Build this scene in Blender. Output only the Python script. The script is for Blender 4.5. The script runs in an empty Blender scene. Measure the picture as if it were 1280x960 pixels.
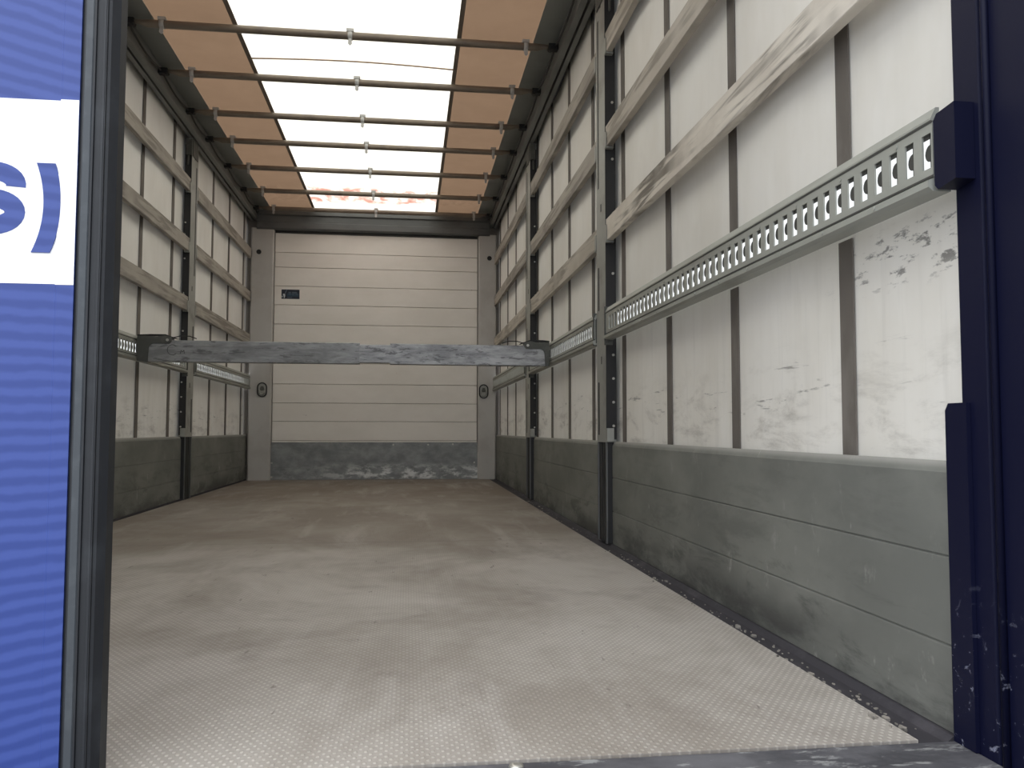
import bpy, bmesh, math, random
from mathutils import Vector, Matrix
random.seed(4)
S = bpy.context.scene
COL = S.collection

# ------------------------------------------------------------------ camera
def make_camera():
    yaw, pitch, roll = 0.1266, 0.0561, 0.0018
    cy, sy = math.cos(yaw), math.sin(yaw)
    fw = Vector((sy * math.cos(pitch), cy * math.cos(pitch), math.sin(pitch)))
    r = Vector((cy, -sy, 0)); u = r.cross(fw)
    r2 = r * math.cos(roll) + u * math.sin(roll); u2 = r2.cross(fw)
    cd = bpy.data.cameras.new('camera'); cam = bpy.data.objects.new('camera', cd); COL.objects.link(cam)
    m = Matrix((r2, u2, -fw)).transposed().to_4x4(); m.translation = Vector((0.345, 0, 0.5021))
    cam.matrix_world = m
    cd.sensor_width = 36; cd.lens = 1020 / 1280 * 36; cd.clip_start = 0.02; cd.clip_end = 300
    S.camera = cam
make_camera()

# ------------------------------------------------------------------ sky, exposure
SKY = 1.0
S.view_settings.view_transform = 'Standard'; S.view_settings.look = 'None'
S.view_settings.gamma = 1; S.view_settings.use_curve_mapping = False
S.view_settings.exposure = 1.52
w = bpy.data.worlds.new('overcast_sky'); S.world = w; w.use_nodes = True
nt = w.node_tree; nt.nodes.clear()
tc = nt.nodes.new('ShaderNodeTexCoord'); sx = nt.nodes.new('ShaderNodeSeparateXYZ')
nt.links.new(tc.outputs['Generated'], sx.inputs[0])
cr = nt.nodes.new('ShaderNodeValToRGB'); e = cr.color_ramp.elements
e[0].position = 0.05; e[0].color = (0.62, 0.66, 0.72, 1); e[1].position = 1.0; e[1].color = (1.25, 1.27, 1.3, 1)
nt.links.new(sx.outputs['Z'], cr.inputs[0])
bg = nt.nodes.new('ShaderNodeBackground'); bg.inputs['Strength'].default_value = SKY
nt.links.new(cr.outputs[0], bg.inputs['Color'])
wo = nt.nodes.new('ShaderNodeOutputWorld'); nt.links.new(bg.outputs[0], wo.inputs['Surface'])

# ------------------------------------------------------------------ materials
class NT:
    def __init__(s, name):
        s.m = bpy.data.materials.new(name); s.m.use_nodes = True
        s.t = s.m.node_tree; s.t.nodes.clear()
        s.out = s.n('ShaderNodeOutputMaterial')
        s.pos = s.n('ShaderNodeNewGeometry').outputs['Position']
        sp = s.n('ShaderNodeSeparateXYZ'); s.l(s.pos, sp.inputs[0]); s.X, s.Y, s.Z = sp.outputs
    def n(s, t): return s.t.nodes.new(t)
    def l(s, a, b): s.t.links.new(a, b)
    def put(s, v, sock):
        if isinstance(v, bpy.types.NodeSocket): s.l(v, sock)
        else: sock.default_value = v
    def math(s, op, a, b=0.0, c=0.0):
        q = s.n('ShaderNodeMath'); q.operation = op
        s.put(a, q.inputs[0]); s.put(b, q.inputs[1]); s.put(c, q.inputs[2]); return q.outputs[0]
    def noise(s, scale=(1, 1, 1), freq=1.0, detail=4, rough=0.55, dist=0.0, off=(0, 0, 0)):
        mp = s.n('ShaderNodeMapping'); mp.inputs['Scale'].default_value = scale; mp.inputs['Location'].default_value = off
        s.l(s.pos, mp.inputs['Vector'])
        q = s.n('ShaderNodeTexNoise'); q.inputs['Scale'].default_value = freq; q.inputs['Detail'].default_value = detail
        q.inputs['Roughness'].default_value = rough; q.inputs['Distortion'].default_value = dist
        s.l(mp.outputs[0], q.inputs['Vector']); return q.outputs[0]
    def ramp(s, v, lo, hi, a=0.0, b=1.0):
        q = s.n('ShaderNodeMapRange'); q.interpolation_type = 'SMOOTHSTEP'
        s.put(v, q.inputs[0])
        for i, x in enumerate((lo, hi, a, b)): q.inputs[1 + i].default_value = x
        return q.outputs[0]
    def band(s, v, a, b, c, d):           # 0 below a, 1 between b and c, 0 above d
        return s.math('MULTIPLY', s.ramp(v, a, b), s.ramp(v, c, d, 1.0, 0.0))
    def mul(s, *v):
        r = v[0]
        for x in v[1:]: r = s.math('MULTIPLY', r, x)
        return r
    def mix(s, f, a, b):
        q = s.n('ShaderNodeMix'); q.data_type = 'RGBA'; q.clamp_factor = True
        s.put(f, q.inputs[0])
        for v, i in ((a, 6), (b, 7)):
            if isinstance(v, tuple): q.inputs[i].default_value = (*v[:3], 1)
            else: s.l(v, q.inputs[i])
        return q.outputs[2]
    def bump(s, h, strength=0.3, dist=0.01):
        q = s.n('ShaderNodeBump'); q.inputs['Strength'].default_value = strength; q.inputs['Distance'].default_value = dist
        s.l(h, q.inputs['Height']); return q.outputs[0]
    def principled(s, col, rough=0.6, metal=0.0, normal=None, spec=0.5):
        q = s.n('ShaderNodeBsdfPrincipled')
        if isinstance(col, tuple): q.inputs['Base Color'].default_value = (*col[:3], 1)
        else: s.l(col, q.inputs['Base Color'])
        s.put(rough, q.inputs['Roughness']); s.put(metal, q.inputs['Metallic'])
        q.inputs['Specular IOR Level'].default_value = spec
        if normal is not None: s.l(normal, q.inputs['Normal'])
        return q.outputs[0]
    def done(s, sh): s.l(sh, s.out.inputs['Surface']); return s.m
    def translucent(s, sh, col, fac):
        t = s.n('ShaderNodeBsdfTranslucent')
        if isinstance(col, tuple): t.inputs['Color'].default_value = (*col[:3], 1)
        else: s.l(col, t.inputs['Color'])
        q = s.n('ShaderNodeMixShader'); s.put(fac, q.inputs[0]); s.l(sh, q.inputs[1]); s.l(t.outputs[0], q.inputs[2])
        return q.outputs[0]

def simple(name, col, rough=0.6, metal=0.0, spec=0.5, dirt=None, freq=6, amount=0.6, scale=(1, 1, 1), lo=0.45, hi=0.7, bump=0.0):
    t = NT(name); c = col; nrm = None
    if dirt:
        c = t.mix(t.ramp(t.noise(scale, freq, 6, 0.6), lo, hi, 0, amount), col, dirt)
    if bump: nrm = t.bump(t.noise(scale, freq * 6, 3), bump, 0.004)
    return t.done(t.principled(c, rough, metal, nrm, spec))

M = {}
def build_materials():
    # floor: anti-slip plate, rows of small raised dots, dusty
    t = NT('antislip_floor')
    px, py = 0.016, 0.0225
    a = t.math('SINE', t.math('MULTIPLY', t.X, 2 * math.pi / px))
    b = t.math('SINE', t.math('MULTIPLY', t.Y, 2 * math.pi / py))
    h = t.ramp(t.math('MULTIPLY', a, b), 0.15, 0.75)
    big = t.noise((1, 0.75, 1), 1.5, 7, 0.65, 0.4)
    c = t.mix(t.ramp(big, 0.34, 0.64), (0.34, 0.31, 0.272), (0.58, 0.55, 0.51))
    # three floor boards: farther two browner, the far end's dimmer light painted into them
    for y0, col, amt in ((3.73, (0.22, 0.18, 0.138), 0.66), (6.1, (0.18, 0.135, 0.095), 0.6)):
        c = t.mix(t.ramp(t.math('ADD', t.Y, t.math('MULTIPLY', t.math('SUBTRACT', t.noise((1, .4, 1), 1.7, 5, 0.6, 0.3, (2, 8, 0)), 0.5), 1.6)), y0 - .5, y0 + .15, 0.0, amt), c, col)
    c = t.mix(t.mul(t.ramp(t.noise((3, 0.5, 1), 2.2, 7, 0.65, 0.3, (3, 1, 0)), 0.5, 0.72), 0.5), c, (0.62, 0.59, 0.56))
    c = t.mix(t.mul(t.ramp(t.noise((1.2, 1.2, 1), 3.1, 6, 0.6, 0.2, (7, 3, 0)), 0.55, 0.75), 0.5), c, (0.2, 0.17, 0.15))
    c = t.mix(t.mul(t.ramp(t.noise((5, 1.4, 1), 5, 4, 0.6, 0.5, (1, 9, 0)), 0.665, 0.72), 0.7), c, (0.13, 0.11, 0.10))
    c = t.mix(t.math('MULTIPLY', t.math('SUBTRACT', 1.0, h), 0.42), c, (0.17, 0.145, 0.125))
    for y0 in (3.73, 6.1):
        c = t.mix(t.mul(t.band(t.Y, y0 - .004, y0 - .002, y0 + .002, y0 + .004), 0.7), c, (0.1, 0.09, 0.08))
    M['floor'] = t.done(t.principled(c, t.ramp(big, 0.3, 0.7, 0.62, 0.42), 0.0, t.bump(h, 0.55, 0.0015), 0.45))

    # curtains: white coated fabric, slightly translucent, more so in one added band
    t = NT('curtain_fabric')
    c = t.mix(t.ramp(t.noise((1, 1, 0.5), 2.0, 5, 0.6), 0.35, 0.7), (0.82, 0.80, 0.75), (0.72, 0.69, 0.625))
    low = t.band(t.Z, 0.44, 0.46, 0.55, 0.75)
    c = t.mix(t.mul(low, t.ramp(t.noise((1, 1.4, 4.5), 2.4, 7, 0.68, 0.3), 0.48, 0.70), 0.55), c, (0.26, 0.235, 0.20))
    scuff = t.mul(t.band(t.Z, 0.5, 0.56, 0.64, 0.72), t.ramp(t.noise((1, 2.5, 22), 2.0, 5, 0.7, 0.3, (0, 5, 2)), 0.60, 0.70), 0.7)
    c = t.mix(scuff, c, (0.10, 0.09, 0.08))
    scuff = t.mul(t.band(t.Z, 0.76, 0.81, 0.87, 0.91), t.ramp(t.Y, 1.5, 1.75, 1.0, 0.0), t.ramp(t.noise((1, 5, 16), 3.0, 5, 0.7, 0.2, (0, 1, 4)), 0.54, 0.64), 0.8)
    c = t.mix(scuff, c, (0.08, 0.075, 0.07))
    c = t.mix(t.mul(t.ramp(t.noise((1, 9, 0.6), 3.0, 5, 0.65), 0.5, 0.75), t.ramp(t.Z, 0.5, 1.2, 0.18, 0.04)), c, (0.38, 0.36, 0.33))
    sh = t.principled(c, 0.55, 0.0, t.bump(t.noise((1, 3, 0.8), 2.0, 3), 0.25, 0.03), 0.35)
    fac = t.math('ADD', 0.02, t.mul(t.band(t.Z, 0.915, 0.93, 1.03, 1.045), 0.75))  # clearer band added behind the rails to make their slots glow
    M['curtain'] = t.done(t.translucent(sh, (0.9, 0.9, 0.88), fac))
    M['strap'] = simple('brown_webbing', (0.13, 0.115, 0.10), 0.8, dirt=(0.22, 0.2, 0.18), freq=9, scale=(1, 1, 0.4))

    # drop sides: grey painted aluminium boards
    t = NT('grey_dropside')
    c = t.mix(t.ramp(t.noise((1, 0.8, 1.5), 2.2, 6, 0.6, 0.2), 0.35, 0.7), (0.15, 0.155, 0.142), (0.215, 0.22, 0.20))
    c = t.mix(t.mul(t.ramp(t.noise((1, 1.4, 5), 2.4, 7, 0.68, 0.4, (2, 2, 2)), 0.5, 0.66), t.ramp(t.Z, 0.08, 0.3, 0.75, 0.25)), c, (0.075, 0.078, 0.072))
    c = t.mix(t.mul(t.ramp(t.noise((1, 4, 2), 3.0, 7, 0.7, 0.2, (5, 1, 2)), 0.60, 0.72), t.ramp(t.Z, 0.05, 0.35, 0.7, 0.25)), c, (0.40, 0.40, 0.37))
    c = t.mix(t.mul(t.ramp(t.noise((1, 22, 3), 1.2, 4, 0.6, 0, (9, 1, 0)), 0.70, 0.74), 0.5), c, (0.5, 0.5, 0.47))
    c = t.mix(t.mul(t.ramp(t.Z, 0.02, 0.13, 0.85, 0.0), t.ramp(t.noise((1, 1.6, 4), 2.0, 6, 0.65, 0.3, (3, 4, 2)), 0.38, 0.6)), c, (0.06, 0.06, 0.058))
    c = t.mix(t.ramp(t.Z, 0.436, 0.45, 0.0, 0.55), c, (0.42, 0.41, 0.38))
    M['drop'] = t.done(t.principled(c, 0.62, 0.0, None, 0.35))

    M['galv'] = simple('galvanised_steel', (0.33, 0.335, 0.31), 0.5, 0.25, dirt=(0.19, 0.185, 0.165), freq=5, scale=(1, 1, 1.4), amount=0.7)
    M['rail'] = simple('grey_rail_steel', (0.36, 0.37, 0.335), 0.5, 0.2, dirt=(0.24, 0.24, 0.21), freq=4, scale=(1, .6, 2), amount=0.6)
    M['rail_dark'] = simple('rail_inner_and_shade', (0.06, 0.06, 0.055), 0.6, 0.2)  # dark inner steel, also used for strips of painted gap shade
    M['black'] = simple('black_steel', (0.012, 0.012, 0.013), 0.6)
    M['bolt'] = simple('zinc_bolt', (0.55, 0.54, 0.5), 0.35, 0.8)
    M['dark_channel'] = simple('dark_dirty_channel', (0.018, 0.018, 0.017), 0.6, dirt=(0.05, 0.047, 0.044), freq=6)
    M['frame_grey'] = simple('dark_grey_frame', (0.13, 0.135, 0.135), 0.55, 0.2, dirt=(0.07, 0.07, 0.065), freq=3, scale=(1, .5, 2))
    M['cantrail'] = simple('grey_cantrail', (0.20, 0.205, 0.195), 0.55, 0.2, dirt=(0.1, 0.1, 0.09), freq=3, scale=(1, .5, 2))
    M['floor_channel'] = simple('floor_channel', (0.042, 0.04, 0.047), 0.75, spec=0.25, dirt=(0.085, 0.08, 0.09), freq=8, scale=(2, 1, 1))
    # wooden laths
    def lath(name, base, dark, light, amt):
        t = NT(name)
        g = t.noise((4, 0.8, 15), 2.0, 5, 0.62, 0.5)
        c = t.mix(t.ramp(t.noise((1, 1.2, 3), 2.5, 5, 0.6), 0.3, 0.7), base, light)
        c = t.mix(t.mul(t.ramp(g, 0.44, 0.57), t.ramp(t.noise((1, 1, 1), 2.2, 3), 0.30, 0.52), amt), c, dark)
        M[name] = t.done(t.principled(c, 0.65, 0, t.bump(g, 0.15, 0.003), 0.3))
    lath('lath_worn', (0.58, 0.53, 0.46), (0.10, 0.085, 0.07), (0.74, 0.69, 0.61), 0.85)
    lath('lath_plain', (0.45, 0.41, 0.35), (0.15, 0.13, 0.11), (0.55, 0.51, 0.45), 0.55)
    lath('lath_grey', (0.36, 0.33, 0.29), (0.14, 0.125, 0.11), (0.44, 0.41, 0.36), 0.6)
    # bulkhead boards
    t = NT('white_bulkhead_board')
    c = t.mix(t.ramp(t.noise((1.5, 1, 3), 1.5, 6, 0.6), 0.3, 0.7), (0.78, 0.75, 0.70), (0.84, 0.81, 0.765))
    c = t.mix(t.mul(t.ramp(t.noise((5, 1, 9), 2.3, 5, 0.7, 0.3, (4, 0, 1)), 0.68, 0.76), 0.6), c, (0.3, 0.27, 0.24))
    M['board'] = t.done(t.principled(c, 0.5, 0, None, 0.4))
    M['seam'] = simple('board_joint', (0.22, 0.2, 0.18), 0.8)
    M['pillar'] = simple('pale_pillar_paint', (0.50, 0.49, 0.47), 0.55, dirt=(0.40, 0.38, 0.36), freq=4)
    t = NT('galvanised_kick_plate')
    c = t.mix(t.ramp(t.noise((2, 1, 3), 3, 6, 0.65), 0.35, 0.7), (0.20, 0.21, 0.215), (0.32, 0.335, 0.34))
    c = t.mix(t.mul(t.band(t.Z, 0.0, 0.02, 0.07, 0.19), t.ramp(t.noise((3, 1, 6), 2.4, 6, 0.7, 0.3, (2, 0, 5)), 0.44, 0.60), t.ramp(t.X, -0.7, 0.0, 0.2, 1.0)), c, (0.72, 0.73, 0.73))
    M['kick'] = t.done(t.principled(c, 0.5, 0.3, None, 0.5))
    # roof
    t = NT('white_roof_sheet')
    c = t.mix(t.mul(t.band(t.Y, 7.45, 7.6, 7.95, 8.1), t.ramp(t.noise((5, 3, 1), 1.4, 7, 0.7, 0.5), 0.42, 0.6), 0.95), (0.94, 0.89, 0.77), (0.50, 0.20, 0.14))
    sh = t.principled((0.75, 0.74, 0.72), 0.6)
    M['roof_white'] = t.done(t.translucent(sh, c, 0.56))
    t = NT('tan_roof_band')
    c = t.mix(t.ramp(t.noise((1, 1, 1), 3, 5), 0.3, 0.7), (0.42, 0.305, 0.215), (0.48, 0.35, 0.25))
    c = t.mix(t.mul(t.band(t.Y, 7.45, 7.6, 7.95, 8.1), t.ramp(t.noise((5, 3, 1), 1.4, 7, 0.7, 0.5), 0.42, 0.6), 0.6), c, (0.26, 0.17, 0.12))
    M['roof_tan'] = t.done(t.translucent(t.principled(c, 0.7), (0.36, 0.225, 0.14), 0.18))
    M['roof_hem'] = simple('brown_roof_hem', (0.17, 0.135, 0.105), 0.7)
    M['roof_grey'] = simple('grey_roof_edge', (0.25, 0.26, 0.245), 0.7, dirt=(0.18, 0.185, 0.175), freq=3)
    M['bow'] = simple('roof_bow_tube', (0.19, 0.155, 0.12), 0.35, 0.2, dirt=(0.11, 0.09, 0.075), freq=8)
    M['clip'] = simple('grey_plastic_clip', (0.45, 0.45, 0.44), 0.5)
    M['cable'] = simple('black_cable', (0.02, 0.02, 0.02), 0.6)
    # doors
    t = NT('blue_door_skin')
    ph = t.math('ADD', t.Z, t.math('MULTIPLY', t.X, t.math('SUBTRACT', t.math('MULTIPLY', t.Z, 0.5), 0.27)))
    ph = t.math('ADD', ph, t.math('MULTIPLY', t.noise((1, 1, 1), 22, 3), 0.012))
    st = t.ramp(t.math('SINE', t.math('MULTIPLY', ph, 2 * math.pi / 0.0205)), -0.9, 0.9)
    c = t.mix(st, (0.024, 0.050, 0.225), (0.041, 0.074, 0.285))
    M['blue'] = t.done(t.principled(c, 0.42, 0, None, 0.45))
    M['white_panel'] = simple('white_vinyl', (0.88, 0.89, 0.90), 0.4)
    M['letter'] = M['blue']
    M['rubber'] = simple('rubber_seal', (0.013, 0.015, 0.019), 0.55, dirt=(0.03, 0.034, 0.04), freq=14, amount=0.7)
    M['rubber_rib'] = simple('worn_rubber_rib', (0.045, 0.053, 0.062), 0.55, dirt=(0.07, 0.08, 0.088), freq=40, amount=0.6)
    t = NT('navy_paint')
    s1 = t.ramp(t.noise((1, 26, 5), 1.6, 4, 0.6, 0.8, (0, 1, 3)), 0.715, 0.745)
    s2 = t.mul(t.ramp(t.noise((1, 9, 9), 4.5, 6, 0.7, 0.6, (0, 4, 0)), 0.60, 0.66), t.ramp(t.Z, 0.05, 0.3, 1.0, 0.0))
    c = t.mix(t.math('MAXIMUM', t.mul(s1, 0.6), s2), (0.0024, 0.0034, 0.020), (0.20, 0.21, 0.28))
    M['navy'] = t.done(t.principled(c, 0.55, 0, None, 0.22))
    # sill
    t = NT('worn_sill_steel')
    c = t.mix(t.ramp(t.noise((2, 4, 1), 3, 7, 0.65, 0.4), 0.35, 0.7), (0.06, 0.06, 0.07), (0.155, 0.155, 0.17))
    c = t.mix(t.mul(t.ramp(t.noise((3, 8, 1), 3, 6, 0.7, 0.4, (3, 3, 0)), 0.55, 0.63), 0.7), c, (0.42, 0.43, 0.43))
    M['sill'] = t.done(t.principled(c, 0.5, 0.2, None, 0.5))
    # load bar
    t = NT('worn_aluminium_bar')
    c = t.mix(t.ramp(t.noise((1.5, 1, 6), 3, 7, 0.68, 0.3), 0.35, 0.68), (0.22, 0.225, 0.23), (0.40, 0.41, 0.42))
    c = t.mix(t.mul(t.ramp(t.noise((3, 1, 13), 3.2, 6, 0.7, 0.3, (2, 0, 7)), 0.55, 0.62), 0.75), c, (0.12, 0.12, 0.125))
    M['bar'] = t.done(t.principled(c, 0.5, 0.35, None, 0.5))
    t = NT('bright_aluminium_bar')
    c = t.mix(t.ramp(t.noise((1.5, 1, 6), 4, 7, 0.68, 0.3), 0.35, 0.68), (0.235, 0.24, 0.25), (0.46, 0.465, 0.475))
    c = t.mix(t.mul(t.ramp(t.noise((3, 1, 13), 4, 6, 0.7, 0.3, (6, 0, 7)), 0.55, 0.62), 0.75), c, (0.10, 0.10, 0.105))
    M['bar_bright'] = t.done(t.principled(c, 0.45, 0.35, None, 0.5))
    M['latch'] = simple('dark_cast_latch', (0.085, 0.088, 0.08), 0.55, 0.3, dirt=(0.14, 0.14, 0.13), freq=25)
    M['ink'] = simple('marker_ink', (0.05, 0.05, 0.05), 0.7)
    M['sticker'] = simple('navy_sticker', (0.008, 0.014, 0.03), 0.45)
    M['sticker_teal'] = simple('teal_print', (0.012, 0.04, 0.075), 0.45)
    M['sticker_pale'] = simple('pale_print', (0.5, 0.53, 0.56), 0.5)
    M['sticker_dim'] = simple('dim_print', (0.10, 0.13, 0.17), 0.5)
    M['ground'] = simple('asphalt_yard', (0.17, 0.165, 0.16), 0.9, dirt=(0.11, 0.11, 0.11), freq=1.5)
    M['crumb'] = simple('floor_crumbs', (0.30, 0.28, 0.25), 0.9, dirt=(0.03, 0.03, 0.03), freq=40, amount=1)
build_materials()

# ------------------------------------------------------------------ mesh helpers
class MB:
    def __init__(s): s.bm = bmesh.new(); s.mi = 0
    def face(s, vs):
        f = s.bm.faces.new(vs); f.material_index = s.mi; return f
    def box(s, x0, x1, y0, y1, z0, z1):
        x0, x1 = sorted((x0, x1)); y0, y1 = sorted((y0, y1)); z0, z1 = sorted((z0, z1))
        v = [s.bm.verts.new((x, y, z)) for z in (z0, z1) for y in (y0, y1) for x in (x0, x1)]
        for q in ((0, 2, 3, 1), (4, 5, 7, 6), (0, 1, 5, 4), (2, 6, 7, 3), (0, 4, 6, 2), (1, 3, 7, 5)): s.face([v[i] for i in q])
        return s
    def prism(s, pts, axis, a, b):
        def P(p, t):
            if axis == 'y': return (p[0], t, p[1])
            if axis == 'z': return (p[0], p[1], t)
            return (t, p[0], p[1])
        A = [s.bm.verts.new(P(p, a)) for p in pts]; B = [s.bm.verts.new(P(p, b)) for p in pts]
        s.face(A[::-1]); s.face(B); n = len(pts)
        for i in range(n): s.face([A[i], A[(i + 1) % n], B[(i + 1) % n], B[i]])
        return s
    def tube(s, path, r, n=10, cap=True):
        path = [Vector(p) for p in path]; rings = []
        for i, p in enumerate(path):
            d = (path[min(i + 1, len(path) - 1)] - path[max(i - 1, 0)]).normalized()
            ref = Vector((0, 0, 1)) if abs(d.z) < 0.9 else Vector((1, 0, 0))
            a = d.cross(ref).normalized(); b = d.cross(a)
            rr = r[i] if isinstance(r, (list, tuple)) else r
            rings.append([s.bm.verts.new(p + a * math.cos(2 * math.pi * k / n) * rr + b * math.sin(2 * math.pi * k / n) * rr) for k in range(n)])
        for A, B in zip(rings, rings[1:]):
            for k in range(n):
                f = s.face([A[k], A[(k + 1) % n], B[(k + 1) % n], B[k]]); f.smooth = True
        if cap: s.face(rings[0][::-1]); s.face(rings[-1])
        return s
    def ring(s, outer, inner, axis, a, b):      # closed loop plate between two outlines with the same count
        def P(p, t): return {'y': (p[0], t, p[1]), 'x': (t, p[0], p[1]), 'z': (p[0], p[1], t)}[axis]
        n = len(outer)
        oa, ob, ia, ib = [[s.bm.verts.new(P(p, t)) for p in L] for L, t in ((outer, a), (outer, b), (inner, a), (inner, b))]
        for i in range(n):
            j = (i + 1) % n
            s.face([oa[i], oa[j], ob[j], ob[i]]); s.face([ia[j], ia[i], ib[i], ib[j]])
            s.face([oa[j], oa[i], ia[i], ia[j]]); s.face([ob[i], ob[j], ib[j], ib[i]])
        return s
    def build(s, name, mats, parent=None, bevel=0.0, loc=None):
        bmesh.ops.recalc_face_normals(s.bm, faces=s.bm.faces)
        me = bpy.data.meshes.new(name)
        if loc is not None: bmesh.ops.translate(s.bm, verts=s.bm.verts, vec=-Vector(loc))
        s.bm.to_mesh(me); s.bm.free()
        for m in (mats if isinstance(mats, (list, tuple)) else [mats]): me.materials.append(M[m])
        o = bpy.data.objects.new(name, me); COL.objects.link(o)
        if loc is not None: o.location = loc
        if parent is not None:
            o.parent = parent; o.matrix_parent_inverse = Matrix.Translation(-Vector(parent.location))
        if bevel:
            b = o.modifiers.new('bevel', 'BEVEL'); b.width = bevel; b.segments = 2; b.limit_method = 'ANGLE'; b.angle_limit = 0.6
        return o
def empty(name, loc):
    o = bpy.data.objects.new(name, None); o.location = loc; o.empty_display_size = 0.05; COL.objects.link(o); return o
def tag(o, label, cat, group=None, kind=None):
    o['label'] = label; o['category'] = cat
    if group: o['group'] = group
    if kind: o['kind'] = kind
    return o
def stadium(cx, cz, w, h, n=10):
    r = w / 2; P = []
    for k in range(n + 1): a = math.pi * k / n; P.append((cx + r * math.cos(a), cz + h / 2 - r + r * math.sin(a)))
    for k in range(n + 1): a = math.pi + math.pi * k / n; P.append((cx + r * math.cos(a), cz - h / 2 + r + r * math.sin(a)))
    return P
SIDE = {1: 'right', -1: 'left'}

# ------------------------------------------------------------------ structure
YB = 8.348
g = MB().box(-30, 30, -30, 40, -1.3, -1.2).build('ground', 'ground'); tag(g, 'grey asphalt yard under the truck', 'ground', kind='structure')
f = MB().box(-1.235, 1.172, 1.262, YB - .002, -0.03, 0.0).build('floor', 'floor')
tag(f, 'dusty grey anti-slip truck floor covered in rows of small raised dots', 'floor', kind='structure')
t = MB().prism([(1.174, -.03), (1.30, -.03), (1.30, 0.003), (1.234, 0.003), (1.222, -.008), (1.174, -.008)], 'y', 1.262, YB - .002).build('trim_1', 'floor_channel')
tag(t, 'dark steel edge channel between the floor and the grey right boards', 'floor trim', kind='structure')
t = MB().box(-1.30, -1.2352, 1.262, YB - .002, -.03, 0.012).build('trim_2', 'floor_channel')
tag(t, 'narrow dark floor edge strip under the left boards', 'floor trim', kind='structure')
sl = MB().box(-1.30, 1.239, 1.02, 1.258, -0.12, -0.001).build('trim_3', 'sill', bevel=.006)
tag(sl, 'scuffed steel rear sill at the front edge of the dotted floor', 'sill', kind='structure')
for bx in (0.51, -0.05, -0.6):
    m = MB(); m.tube([(bx, 1.238, -.002), (bx, 1.238, .002), (bx, 1.238, .004)], [.012, .011, .005], 14); m.build('screw_head', 'bolt', sl)
# front bulkhead: horizontal boards
zs = [0.0, .39, .582, .765, .955, 1.165, 1.36, 1.556, 1.75, 1.94, 2.13, 2.28, 2.495]
wb = MB().box(-1.30, 1.30, YB + .03, YB + .05, -.03, 2.75)
wb.mi = 1
for a, b in zip(zs, zs[1:]):
    wb.prism([(YB + .03, a + .0015), (YB + .004, a + .0015), (YB, a + .004), (YB, b - .004), (YB + .004, b - .0015), (YB + .03, b - .0015)], 'x', -0.993, 1.043)
wb = wb.build('wall_back', ['seam', 'board'])
tag(wb, 'front bulkhead wall of pale horizontal boards at the far end', 'wall', kind='structure')
m = MB().box(-1.035, 1.062, YB - .004, YB - .0005, .002, .375); m.mi = 1
for x, z in ((-.99, .03), (-.99, .17), (1.02, .03), (1.02, .17), (.2, .35), (.55, .35), (.8, .355)):
    m.tube([(x, YB - .004, z), (x, YB - .008, z)], .009, 10)
k = m.build('kick_plate', ['kick', 'bolt'], wb); k['label'] = 'galvanised grey kick plate with white scuffs'
k = MB().box(-.992, 1.042, YB - .012, YB - .0005, 2.475, 2.53).build('curtain_strip', 'dark_channel', wb); k['label'] = 'dark brown strip above the top board'
for n, (x0, x1) in ((4, (-1.222, -1.0)), (5, (1.052, 1.238))):
    s = -1 if x0 < 0 else 1
    p = MB().prism([(x0, YB + .03), (x0, YB - .03), (x0 + .012, YB - .042), (x1 - .012, YB - .042), (x1, YB - .03), (x1, YB + .03)], 'z', 0.001, 2.515).build('trim_%d' % n, 'pillar')
    tag(p, 'pale grey front corner pillar with oval lashing ring on the %s' % SIDE[s], 'pillar', kind='structure')
    hx = -1.145 if s < 0 else 1.165
    MB().tube([(hx, YB - .0425, 2.27), (hx, YB - .045, 2.27)], .024, 16).build('hole_plug', 'black', p)
    cx = -1.088 if s < 0 else 1.110; cz = 0.893
    lr = empty('lashing_ring', (cx, YB - .043, cz))
    tag(lr, 'dark oval recessed lashing ring on the %s front pillar' % SIDE[s], 'lashing ring', 'lashing rings on the front pillars')
    y0 = YB - .043
    MB().ring(stadium(cx, cz, .098, .148), stadium(cx, cz, .074, .124), 'y', y0 - .008, y0 - .0005).build('bezel', 'black', lr)
    MB().prism(stadium(cx, cz, .074, .124), 'y', y0 - .003, y0 - .0005).build('dish', 'galv', lr)
    MB().prism([(cx - .026, cz - .008), (cx + .026, cz - .008), (cx + .012, cz + .035), (cx - .012, cz + .035)], 'y', y0 - .007, y0 - .0025).build('anchor_bracket', 'latch', lr)
    MB().tube([(cx - .022, y0 - .007, cz + .0), (cx - .024, y0 - .009, cz - .03), (cx - .014, y0 - .01, cz - .046), (cx + .014, y0 - .01, cz - .046), (cx + .024, y0 - .009, cz - .03), (cx + .022, y0 - .007, cz)], .0055, 8).build('ring', 'galv', lr)
hb = MB().prism([(YB + .03, 2.50), (YB - .045, 2.50), (YB - .06, 2.515), (YB - .06, 2.57), (YB - .05, 2.58), (YB - .05, 2.64), (YB - .07, 2.65), (YB - .07, 2.69), (YB + .03, 2.69)], 'x', -1.168, 1.168).build('trim_6', 'frame_grey')
tag(hb, 'dark grey header beam above the far board wall', 'beam', kind='structure')
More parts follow.
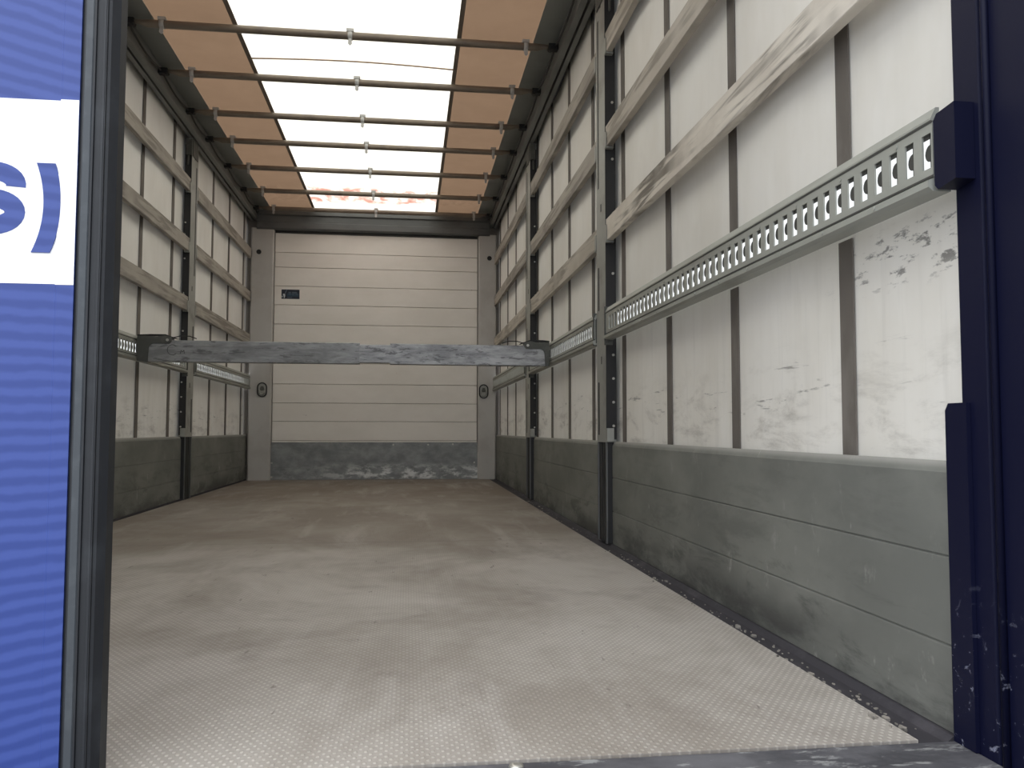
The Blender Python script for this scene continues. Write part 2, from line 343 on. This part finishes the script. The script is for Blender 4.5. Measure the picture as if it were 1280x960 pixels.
for n, s in ((7, -1), (8, 1)):
    P = [(1.17, 2.61), (1.20, 2.60), (1.20, 2.635), (1.213, 2.635), (1.213, 2.598), (1.24, 2.598), (1.24, 2.70), (1.295, 2.70), (1.295, 2.58), (1.31, 2.58), (1.31, 2.75), (1.17, 2.75)]
    c = MB().prism([(s * x, z) for x, z in P], 'y', 1.2, YB + .03).build('trim_%d' % n, 'cantrail')
    tag(c, 'long grey roof rail with curtain track grooves along the top of the %s side' % SIDE[s], 'roof rail', kind='structure')
    dk = MB().box(s * 1.201, s * 1.212, 1.21, YB, 2.628, 2.634); dk.box(s * 1.2405, s * 1.294, 1.21, YB, 2.694, 2.699)
    dk.build('track_groove', 'black', c)
# roof
def sheet(x0, x1, y0, y1, z, th=.002):
    return MB().box(x0, x1, y0, y1, z, z + th)
def plane(x0, x1, y0, y1, z):
    m = MB(); m.face([m.bm.verts.new(p) for p in ((x0, y0, z), (x1, y0, z), (x1, y1, z), (x0, y1, z))]); return m
def roof():
    m = MB()
    nx, ny = 8, 90; V = []
    for j in range(ny + 1):
        y = 1.2 + (YB + .03 - 1.2) * j / ny
        V.append([m.bm.verts.new((-.606 + 1.212 * i / nx, y, 2.722 + .004 * math.sin(y * 2 * math.pi / .62))) for i in range(nx + 1)])
    for j in range(ny):
        for i in range(nx): m.face([V[j][i], V[j][i + 1], V[j + 1][i + 1], V[j + 1][i]]).smooth = True
    c = m.build('ceiling', 'roof_white'); tag(c, 'sliding tarpaulin roof with glowing white centre strip and tan sides', 'roof', kind='structure')
    for s in (-1, 1):
        b = plane(s * .624, s * 1.04, 1.2, YB + .03, 2.722).build('side_band', 'roof_tan', c); b['label'] = 'tan roof band'
        b = sheet(s * .60, s * .626, 1.2, YB + .03, 2.716).build('hem', 'roof_hem', c); b['label'] = 'dark brown seam along the white strip'
        b = sheet(s * 1.038, s * 1.172, 1.2, YB + .03, 2.718).build('edge_band', 'roof_grey', c); b['label'] = 'dark grey roof edge'
    m = MB(); m.tube([(-.60 + 1.2 * i / 12, 4.90 - .035 * math.sin(math.pi * i / 12), 2.708 + .0) for i in range(13)], .005, 8)
    b = m.build('seam_cord', 'roof_tan', c); b['label'] = 'thin tan cord across the white strip'
roof()

# rear frame: navy post with rail bracket, open navy door, closed blue door
p = MB().prism([(1.236, 1.158), (1.236, 1.222), (1.31, 1.222), (1.31, 1.158)], 'z', -.12, 2.75).build('trim_9', 'navy', bevel=.004)
tag(p, 'scratched navy rear corner post at the right edge of the opening', 'post', kind='structure')
P = [(1.2, .0), (1.252, .0), (1.252, .535), (1.244, .547), (1.2, .547)]
MB().prism(P, 'x', 1.228, 1.2355).build('cover_plate', 'navy', p)
MB().prism([(1.172, .902), (1.216, .896), (1.224, .905), (1.224, 1.013), (1.216, 1.022), (1.172, 1.026)], 'x', 1.2015, 1.2355).build('rail_bracket', 'navy', p)
m = MB().box(1.242, 1.285, -.05, 1.15, -.10, 2.66)
d2 = m.build('door_2', 'navy', bevel=.004)
tag(d2, 'open navy rear door with white scratches standing along the right picture edge', 'door', kind='structure')
m = MB(); 
m.tube([(1.2385, 1.146, -.08), (1.2385, 1.146, 2.6)], .006, 8); m.build('hinge_strip', 'navy', d2)
# closed blue leaf
m = MB(); yf = 1.222
m.prism([(-1.25, yf), (-.1535, yf), (-.152, yf - .0012), (-.1285, yf - .0012), (-.1285, yf + .03), (-1.25, yf + .03)], 'z', -.06, 2.66)
d1 = m.build('door_1', 'blue'); tag(d1, 'closed blue rear door leaf with a white lettered panel at the left', 'door', kind='structure')
g = MB().box(-.70, -.1532, yf - .0005, yf - .0001, .7075, .9735)
g.box(-.1535, -.1287, yf - .0018, yf - .0013, .7065, .975)
pn = g.build('sign_panel', 'white_panel', d1); pn['label'] = 'white panel with blue lettering'
# letter S and closing bracket as flat outlines
def stroke(m, pts, wid, y0, y1):
    L, R = [], []
    for i, p in enumerate(pts):
        a = Vector(pts[max(i - 1, 0)]); b = Vector(pts[min(i + 1, len(pts) - 1)]); d = (b - a).normalized(); n = Vector((-d.y, d.x))
        ww = wid[i] if isinstance(wid, list) else wid
        L.append(tuple(Vector(p) + n * ww / 2)); R.append(tuple(Vector(p) - n * ww / 2))
    m.prism(L + R[::-1], 'y', y0, y1)
def bez(p0, p1, p2, p3, n=12):
    return [tuple((1 - t) ** 3 * a + 3 * (1 - t) ** 2 * t * b + 3 * (1 - t) * t * t * c + t ** 3 * d for a, b, c, d in zip(p0, p1, p2, p3)) for t in [i / n for i in range(n + 1)]]
m = MB()
xc, zc, rx, rz = -.2435, .8285, .0335, .0197
pts = [(xc + rx * math.cos(v), zc + rz + rz * math.sin(v)) for v in [math.radians(-8 + 278 * k / 24) for k in range(25)]]
pts += [(xc + rx * math.cos(v), zc - rz + rz * math.sin(v)) for v in [math.radians(90 - 270 * k / 24) for k in range(1, 25)]]
stroke(m, pts, .0265, yf - .0010, yf - .0006)
m.build('lettering', 'letter', pn)
m = MB()
out = bez((-.158, .881), (-.146, .85), (-.146, .785), (-.162, .752), 16); inn = bez((-.183, .881), (-.168, .84), (-.168, .795), (-.187, .752), 16)
m.prism(out + inn[::-1], 'y', yf - .0023, yf - .0006)
m.build('lettering', 'letter', pn)
# rubber seal down the meeting edge
def xs(v): return v
m = MB()
m.prism([(-.1282, 1.25), (-.1282, 1.224), (-.122, 1.222), (-.1215, 1.214), (-.106, 1.214), (-.1055, 1.218), (-.098, 1.219), (-.0975, 1.217), (-.092, 1.217), (-.0915, 1.221), (-.088, 1.223), (-.0845, 1.229), (-.080, 1.236), (-.080, 1.262), (-.10, 1.262)], 'z', -.06, 2.66)
sl_ = m.build('seal', 'rubber', d1); sl_['label'] = 'black rubber door seal'
m = MB(); m.prism([(-.120, 1.2142), (-.119, 1.2125), (-.110, 1.2125), (-.1085, 1.2142)], 'z', -.06, 2.66)
m.build('rib', 'rubber_rib', sl_)
m = MB(); m.prism([(-.0968, 1.2172), (-.0962, 1.2162), (-.0935, 1.2162), (-.093, 1.2172)], 'z', -.06, 2.66)
m.build('rib', 'rubber', sl_)

# ------------------------------------------------------------------ sides
POST = {1: [(3.53, 3.70), (5.80, 5.99)], -1: [(3.58, 3.76), (6.02, 6.20)]}
STRAPS = {1: [1.625, 2.22, 2.815, 3.41, 4.0, 4.60, 5.20, 5.79, 6.39, 7.0, 7.585, 8.18],
          -1: [1.6, 2.2, 2.8, 3.35, 3.95, 4.54, 5.14, 5.78, 6.33, 6.90, 7.54, 8.17]}
BAYNAME = ['nearest', 'middle', 'farthest']
def bays(s):
    (a, b), (c, d) = POST[s]
    return [(1.262, a - .004), (b + .004, c - .004), (d + .004, YB - .045)]
def cx_at(s, y):      # curtain bulge
    return s * (1.272 + .006 * math.sin(y * 2 * math.pi / 1.19 + .6) + .003 * math.sin(y * 9.1))
def side_curtain(s):
    m = MB(); ny, nz = 240, 6; V = []
    ye = YB + .025
    for j in range(ny + 1):
        y = 1.245 + (ye - 1.245) * j / ny
        V.append([m.bm.verts.new((cx_at(s, y), y, .40 + (2.66 - .40) * i / nz)) for i in range(nz + 1)])
    for j in range(ny):
        for i in range(nz): m.face([V[j][i], V[j][i + 1], V[j + 1][i + 1], V[j + 1][i]]).smooth = True
    c = m.build('side_curtain', 'curtain')
    tag(c, 'long pale curtain with brown vertical straps behind the %s side laths' % SIDE[s], 'curtain', 'side curtains of the truck')
    for y in STRAPS[s]:
        m = MB(); x = cx_at(s, y); wd = .027
        for z0, z1 in ((.42, .908), (1.043, 2.65)):
            MB().box(x - s * .005, x - s * .002, y - wd, y + wd, z0, z1).build('strap', 'strap', c)
def drop_side(s, i):
    a, b = bays(s)[i]
    if i == 2: b = YB + .029
    P = [(1.2405, .0045 if s > 0 else .013)]
    for zg in (.145, .292):
        P += [(1.2405, zg - .003), (1.2435, zg - .001), (1.2435, zg + .001), (1.2405, zg + .003)]
    P += [(1.2405, .432), (1.25, .451), (1.266 - .006, .451), (1.266 - .006, .44), (1.252, .42), (1.252, P[0][1])]
    o = MB().prism([(s * x, z) for x, z in P], 'y', a, b).build('drop_side', 'drop', loc=(s * 1.246, (a + b) / 2, .013))
    where = ['navy rear post to first upright', 'between first and second uprights', 'between second upright and front pillar'][i]
    if s < 0: where = where.replace('navy rear post', 'blue rear door')
    tag(o, 'low grey boards on the %s side, %s' % (SIDE[s], where), 'drop side', 'grey drop side panels')
def rail(s, i):
    a, b = bays(s)[i]; a = a - .03 if i == 0 else a + .004; b -= .025 if i < 2 else 0
    root = empty('load_rail', (s * 1.22, (a + b) / 2, .97))
    tag(root, 'slotted grey load rail on the %s side, %s bay%s' % (SIDE[s], BAYNAME[i], ['', ', where the load bar hooks in', ' by the front pillar'][i]), 'load rail', 'slotted load rails along both sides')
    f = s
    m = MB(); X0, X1 = 1.205, 1.2085
    m.box(f * X0, f * X1, a, b, .9985, 1.015); m.box(f * X0, f * X1, a, b, .925, .9395)
    bk = MB()
    pitch, sw = .0473, .024
    n = int((b - a - .02) / pitch); y = a + .004 if i == 0 else a + .02
    yy = y; edges = []
    ylast = a
    for q in range(n):
        s0, s1 = yy, yy + sw
        if s1 > b - .005: break
        m.box(f * X0, f * X1, ylast, s0, .9395, .9985)
        edges.append((s0, s1)); ylast = s1; yy += pitch
    m.box(f * X0, f * X1, ylast, b, .9395, .9985)
    for s0, s1 in edges:      # rear web: strip along the near edge with a round tongue in the slot's middle
        zc = .966; pts = [(s0 - .018, .9395), (s0 + .0075, .9395)]
        for k2 in range(9):
            an = -math.pi / 2 + math.pi * k2 / 8
            pts.append((s0 + .0075 + .0135 * math.cos(an), zc + .0145 * math.sin(an)))
        pts += [(s0 + .0075, .9985), (s0 - .018, .9985)]
        bk.prism(pts, 'x', f * 1.2086, f * 1.2098)
    bk.box(f * 1.2086, f * 1.2098, a, b, .9905, 1.014)  # dark strip standing in for the shade at the slot tops
    bk.build('back_web', 'rail_dark', root)
    P = [(1.2095, 1.0152), (1.203, 1.0185), (1.203, 1.022), (1.212, 1.040), (1.2185, 1.0405), (1.2185, 1.034), (1.214, 1.022)]
    MB().prism([(f * x, z) for x, z in P], 'y', a, b).build('top_flange', 'rail', root)
    P = [(1.2085, .9248), (1.2085, .921), (1.196, .9165), (1.196, .905), (1.204, .8985), (1.236, .8985), (1.236, .903), (1.2105, .906), (1.2105, .9248)]
    MB().prism([(f * x, z) for x, z in P], 'y', a, b).build('bottom_lip', 'rail', root)
    jt = MB(); jt.box(f * 1.2044, f * 1.2052, a, b, .9225, .9262); jt.build('gap_shade', 'rail_dark', root)  # dark strips draw the shade in the gaps along the face plate
    jt = MB(); jt.box(f * 1.2044, f * 1.2052, a, b, 1.0138, 1.0165); jt.build('gap_shade', 'rail_dark', root)
    y = a + .1
    while y < b - .08:
        m.tube([(f * 1.2052, y, 1.0055), (f * 1.2035, y, 1.0055)], .0035, 8)
        m.tube([(f * 1.1962, y + .06, .911), (f * 1.194, y + .06, .911)], .004, 8); y += .19
    m.build('face_plate', 'rail', root)
    if i > 0: MB().box(f * 1.199, f * 1.236, a + .0005, a + .012, .893, 1.045).build('end_clip', 'latch', root)
    if i < 2: MB().box(f * 1.199, f * 1.236, b - .012, b - .0035, .875, 1.045).build('end_clip', 'latch', root)
LZ = [(1.345, 1.445), (1.772, 1.868), (2.205, 2.30)]
ORD = ['lowest', 'middle', 'topmost']
def lath(s, i, k):
    a, b = bays(s)[i]; z0, z1 = LZ[k]
    if i == 0: a = 1.228
    m = MB().prism([(s * 1.2165, z0 + .002), (s * 1.2185, z0), (s * 1.243, z0), (s * 1.243, z1), (s * 1.2185, z1), (s * 1.2165, z1 - .002)], 'y', a, b)
    mat = ('lath_worn' if k == 0 else 'lath_plain') if (s > 0 and i == 0) else ('lath_plain' if (k == 0 and s > 0) else 'lath_grey')
    o = m.build('curtain_lath', mat, loc=(s * 1.23, (a + b) / 2, (z0 + z1) / 2))
    look = 'weathered wooden lath streaked with dark grain' if mat == 'lath_worn' else ('pale wooden lath' if mat == 'lath_plain' else 'greyish wooden lath')
    if i == 0 and s < 0: look = 'greyish wooden lath'
    tag(o, '%s %s on the %s curtain, %s bay' % (ORD[k], look, SIDE[s], BAYNAME[i]), 'lath', 'wooden laths along the side curtains')
def post(s, i):
    a, b = POST[s][i]
    root = empty('curtain_post', (s * 1.24, (a + b) / 2, 0))
    tag(root, 'tall grey steel upright with slots on the %s side, %s from the rear' % (SIDE[s], ['first', 'second'][i]), 'post', 'uprights between the curtain bays')
    c = .017
    P = [(1.214, a), (1.262, a), (1.262, a + .004), (1.2175, a + .004), (1.2175, b - .004), (1.262, b - .004), (1.262, b), (1.214, b)]
    MB().prism([(s * x, y) for x, y in P], 'z', .448, 2.597).build('upper_channel', 'galv', root)
    m = MB(); m.box(s * 1.2145, s * 1.2615, a - .003, a - .0002, .46, 2.55)
    m.mi = 1
    z = .52
    while z < 2.5:
        m.tube([(s * 1.247, a - .003, z), (s * 1.247, a - .007, z)], .006, 8); z += .105 if z < .9 else .26
    m.build('side_plate', ['black', 'bolt'], root)
    w_ = b - a
    m = MB(); m.box(s * 1.2208, s * 1.25, a + .001, b - .001, .0045 if s > 0 else .0125, .447)
    m.mi = 1
    for q in (a + w_ * .33, a + w_ * .62): m.box(s * 1.2165, s * 1.2207, q - .008, q + .008, .004, .447)
    m.build('lower_channel', ['black', 'dark_channel'], root)
    for y0, y1 in ((a, a + .014), (b - .014, b)):
        MB().box(s * 1.214, s * 1.2205, y0, y1, .004, .447).build('lower_flange', 'frame_grey', root)
    for z0, z1, y in ((.48, .72, .72), (1.62, 2.42, .70), (1.05, 1.25, .70)):
        MB().box(s * 1.2132, s * 1.2142, a + w_ * y, a + w_ * y + .022, z0, z1).build('slot', 'black', root)
    for z in (.80, 1.5, 2.46, 2.52): MB().box(s * 1.2132, s * 1.2142, a + w_ * .42, a + w_ * .42 + .016, z, z + .035).build('slot', 'black', root)
    for z0, z1 in LZ:
        for e0, e1 in ((a - .03, a - .0045), (b + .0005, b + .03)):
            e1 = e1 + .0 
            m = MB()
            m.box(s * 1.2445, s * 1.2475, e0, e1, z0 - .006, z1 + .03)
            m.box(s * 1.2115, s * 1.2145, e0, e1, z0 - .006, z1 - .03)
            m.box(s * 1.2115, s * 1.2475, e0, e1, z0 - .009, z0 - .002)
            m.build('slat_pocket', 'galv', root)
    m = MB(); m.prism([(s * 1.208, 2.45), (s * 1.213, 2.45), (s * 1.213, 2.61), (s * 1.19, 2.625), (s * 1.165, 2.625), (s * 1.165, 2.618), (s * 1.188, 2.612), (s * 1.208, 2.59)], 'y', a + .005, b - .005) if False else None
    m = MB(); m.box(s * 1.2085, s * 1.2137, a + .01, b - .03, 2.47, 2.596)
    m.box(s * 1.2115, s * 1.25, a - .022, a - .0045, 2.47, 2.585)
    m.tube([(s * 1.235, a - .014, 2.47), (s * 1.235, a - .014, 2.40)], .006, 8)
    m.build('roller_bracket', 'latch', root)
    m = MB(); m.box(s * 1.214, s * 1.245, a - .02, a - .0045, .452, .51); m.build('latch_catch', 'galv', root)
for s in (1, -1):
    for i in range(3): drop_side(s, i)
    side_curtain(s)
    for i in range(2): post(s, i)
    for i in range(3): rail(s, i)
    for i in range(3):
        for k in range(3): lath(s, i, k)

# ------------------------------------------------------------------ roof bows and guide cables
BY = [4.444, 5.055, 5.676, 6.216, 6.842, 7.50, 8.106]
BN = ['first', 'second', 'third', 'fourth', 'fifth', 'sixth', 'seventh']
def bow_proto():
    m = MB(); m.tube([(-1.13, 0, .008), (-1.09, 0, .006), (-1.05, 0, 0), (-.5, 0, 0), (0, 0, 0), (.5, 0, 0), (1.05, 0, 0), (1.09, 0, .006), (1.13, 0, .008)], [.011, .013, .021, .021, .021, .021, .021, .013, .011], 16)
    b = m.build('roof_bow', 'bow')
    for x in (-.975, 0.012, .985):
        m = MB(); m.tube([(x - .012, 0, 0), (x + .012, 0, 0)], .0245, 16); m.box(x - .02, x + .02, -.02, .02, .018, .034)
        m.mi = 1
        m.prism([(x - .008, -.022), (x - .011, -.05), (x, -.06), (x + .011, -.05), (x + .008, -.022)], 'y', -.016, -.012)
        m.build('strap_clip', ['clip' if x else 'clip', 'clip'], b)
    for s in (-1, 1):
        m = MB(); m.box(s * 1.115, s * 1.1685, -.022, .022, -.012, .02); m.tube([(s * 1.128, -.026, 0), (s * 1.128, .026, 0)], .014, 12)
        m.build('end_bracket', 'black', b)
    return b
b0 = bow_proto()
def copy_tree(o, parent=None):
    c = o.copy(); COL.objects.link(c)
    if parent: c.parent = parent; c.matrix_parent_inverse = o.matrix_parent_inverse.copy()
    for ch in list(o.children): copy_tree(ch, c)
    return c
for i, y in enumerate(BY):
    o = b0 if i == 0 else copy_tree(b0)
    o.location = (0, y, 2.66)
    tag(o, 'tubular cross bow with hanging clips under the roof, %s from the %s' % ((BN[i], 'front of the picture') if i < 4 else (['third', 'second', 'nearest'][i - 4], 'far wall beam')), 'roof bow', 'roof bows')
tag(b0, 'tubular roof bow with hanging clips, first of seven from the rear', 'roof bow', 'roof bows')
for i, o in enumerate([x for x in COL.objects if x.name.startswith('roof_bow')]):
    pass
for s in (-1, 1):
    P = []; ys = [1.3, 2.0, 2.6, 3.2, 3.83] + BY + [8.27]
    for a, b in zip(ys, ys[1:]):
        for k in range(6): t_ = k / 6; P.append((s * 1.152, a + (b - a) * t_, 2.668 - .03 * math.sin(math.pi * t_)))
    P.append((s * 1.152, ys[-1], 2.668))
    c = MB().tube(P, .006, 8).build('guide_cable', 'cable')
    tag(c, 'thin black cable sagging between the bow ends along the %s roof edge' % SIDE[s], 'cable', 'roof guide cables')

# ------------------------------------------------------------------ load bar
def load_bar():
    y = 4.9; root = empty('load_bar', (0.02, y, .95))
    tag(root, 'scratched aluminium load bar spanning the truck at mid height', 'load bar')
    z0, z1 = .888, 1.013
    def tubebox(x0, x1, z0, z1, d, c):
        return MB().prism([(y - d + c, z0), (y + d - c, z0), (y + d, z0 + c), (y + d, z1 - c), (y + d - c, z1), (y - d + c, z1), (y - d, z1 - c), (y - d, z0 + c)], 'x', x0, x1)
    a = tubebox(-1.142, .058, z0, z1, .025, .004).build('outer_tube', 'bar', root)
    b = tubebox(.236, 1.176, z0, z1, .025, .004).build('outer_tube', 'bar_bright', root)
    c = tubebox(.05, .245, z0 + .008, z1 - .008, .02, .004).build('inner_tube', 'bar_bright', root)
    for s, xe in ((-1, -1.142), (1, 1.176)):
        q = -s
        # L-shaped cast head: leg at the end, arm over the top with a rounded inner corner
        P = [(xe + s * .036, z0 - .002), (xe - q * 0 + s * 0.0, z0 - .002)]
        P = [(s * 1.193, z0 + .004), (xe - s * .008, z0 - .004), (xe - s * .012, z1 - .055)]
        for k in range(6):
            an = math.pi / 2 * k / 5
            P.append((xe - s * (.012 + .028 * (1 - math.cos(an))), z1 - .055 + .034 * math.sin(an)))
        P += [(xe - s * .125, z1 - .021), (xe - s * .137, z1 - .008), (xe - s * .137, z1 + .018), (xe - s * .10, z1 + .026), (xe - s * .06, z1 + .019), (xe - s * .02, z1 + .021), (s * 1.193, z1 + .022)]
        h = MB().prism(P, 'y', y - .031, y + .031).build('end_latch', 'latch', root)
        m = MB(); m.box(s * 1.192, (s * 1.2045), y - .012, y + .012, .945, .99); m.build('hook', 'latch', h)
        m = MB(); m.prism([(xe - s * .16, z1 + .012), (xe - s * .10, z1 + .034), (xe - s * .02, z1 + .034), (s * 1.195, z1 + .03), (s * 1.195, z1 + .024), (xe - s * .02, z1 + .026), (xe - s * .10, z1 + .026), (xe - s * .158, z1 + .008)], 'y', y - .022, y + .022)
        m.build('lever', 'black', h)
        MB().tube([(xe - s * .115, y - .031, z1 + .0), (xe - s * .115, y - .036, z1 + .0)], .008, 12).build('pivot_pin', 'bolt', h)
        MB().tube([(xe - s * .14, y - .01, z1 + .016), (xe - s * .18, y - .01, z1 + .026), (xe - s * .23, y - .01, z1 + .026), (xe - s * .27, y - .01, z1 + .012)], .0028, 8).build('release_cord', 'black', h)
    m = MB(); yy = y - .0262
    def ink(pts): m.tube([(x, yy + .0005, z) for x, z in pts], .0016, 6)
    ink([(-1.0 + .028 * math.cos(v), .957 + .03 * math.sin(v)) for v in [math.pi * (.25 + 1.5 * k / 10) for k in range(11)]])
    ink([(-.955, .935), (-.953, .955)]); ink([(-.953, .955), (-.944, .945)]); ink([(-.944, .945), (-.936, .957)]); ink([(-.936, .957), (-.934, .936)])
    w_ = m.build('marker_writing', 'ink', a); w_['label'] = 'dark hand-written marker letters'
load_bar()

# ------------------------------------------------------------------ sticker on the far wall
y = YB - .0012
st = MB().box(-.925, -.748, y, y + .0011, 1.81, 1.905).build('safety_sticker', 'sticker')
tag(st, 'small navy sticker with pale figure on the upper left of the board wall', 'sticker')
MB().box(-.872, -.757, y - .0003, y, 1.835, 1.866).build('print_band', 'sticker_teal', st)
m = MB(); m.prism([(-.912, 1.857), (-.905, 1.862), (-.889, 1.858), (-.888, 1.838), (-.893, 1.818), (-.901, 1.818), (-.903, 1.836)], 'y', y - .0006, y - .0001)
m.prism([(-.925 + .003, 1.838), (-.914, 1.842), (-.911, 1.828), (-.920, 1.822)], 'y', y - .0006, y - .0001)
m.build('figure', 'sticker_pale', st)
m = MB(); m.prism([(-.895, 1.862), (-.886, 1.862), (-.870, 1.902), (-.877, 1.902)], 'y', y - .0006, y - .0001)
for x0, x1, z in ((-.857, -.832, 1.878), (-.857, -.832, 1.870), (-.822, -.775, 1.878), (-.822, -.770, 1.870), (-.857, -.832, 1.856), (-.822, -.797, 1.856), (-.788, -.765, 1.855), (-.87, -.82, 1.825)):
    m.box(x0, x1, y - .0006, y - .0001, z - .0025, z + .0025)
m.build('printed_lines', 'sticker_dim', st)

# ------------------------------------------------------------------ crumbs along the floor edge
m = MB()
for k in range(190):
    yv = 1.32 + 4.5 * random.random() ** 1.6; xv = 1.155 + .06 * random.random() ** .7; r = random.uniform(.0009, .0036) if random.random() < .9 else .007
    zb = 0 if xv < 1.172 else -.008
    if 1.165 < xv < 1.18: continue
    vs = []
    for q in range(6):
        an = q * math.pi / 3; vs.append((xv + r * math.cos(an) * random.uniform(.6, 1.2), yv + 1.6 * r * math.sin(an) * random.uniform(.6, 1.2)))
    m.prism(vs, 'z', zb, zb + r * random.uniform(.5, 1.1))
o = m.build('floor_debris', 'crumb'); tag(o, 'crumbs of dirt along the floor edge by the right boards', 'debris', kind='stuff')
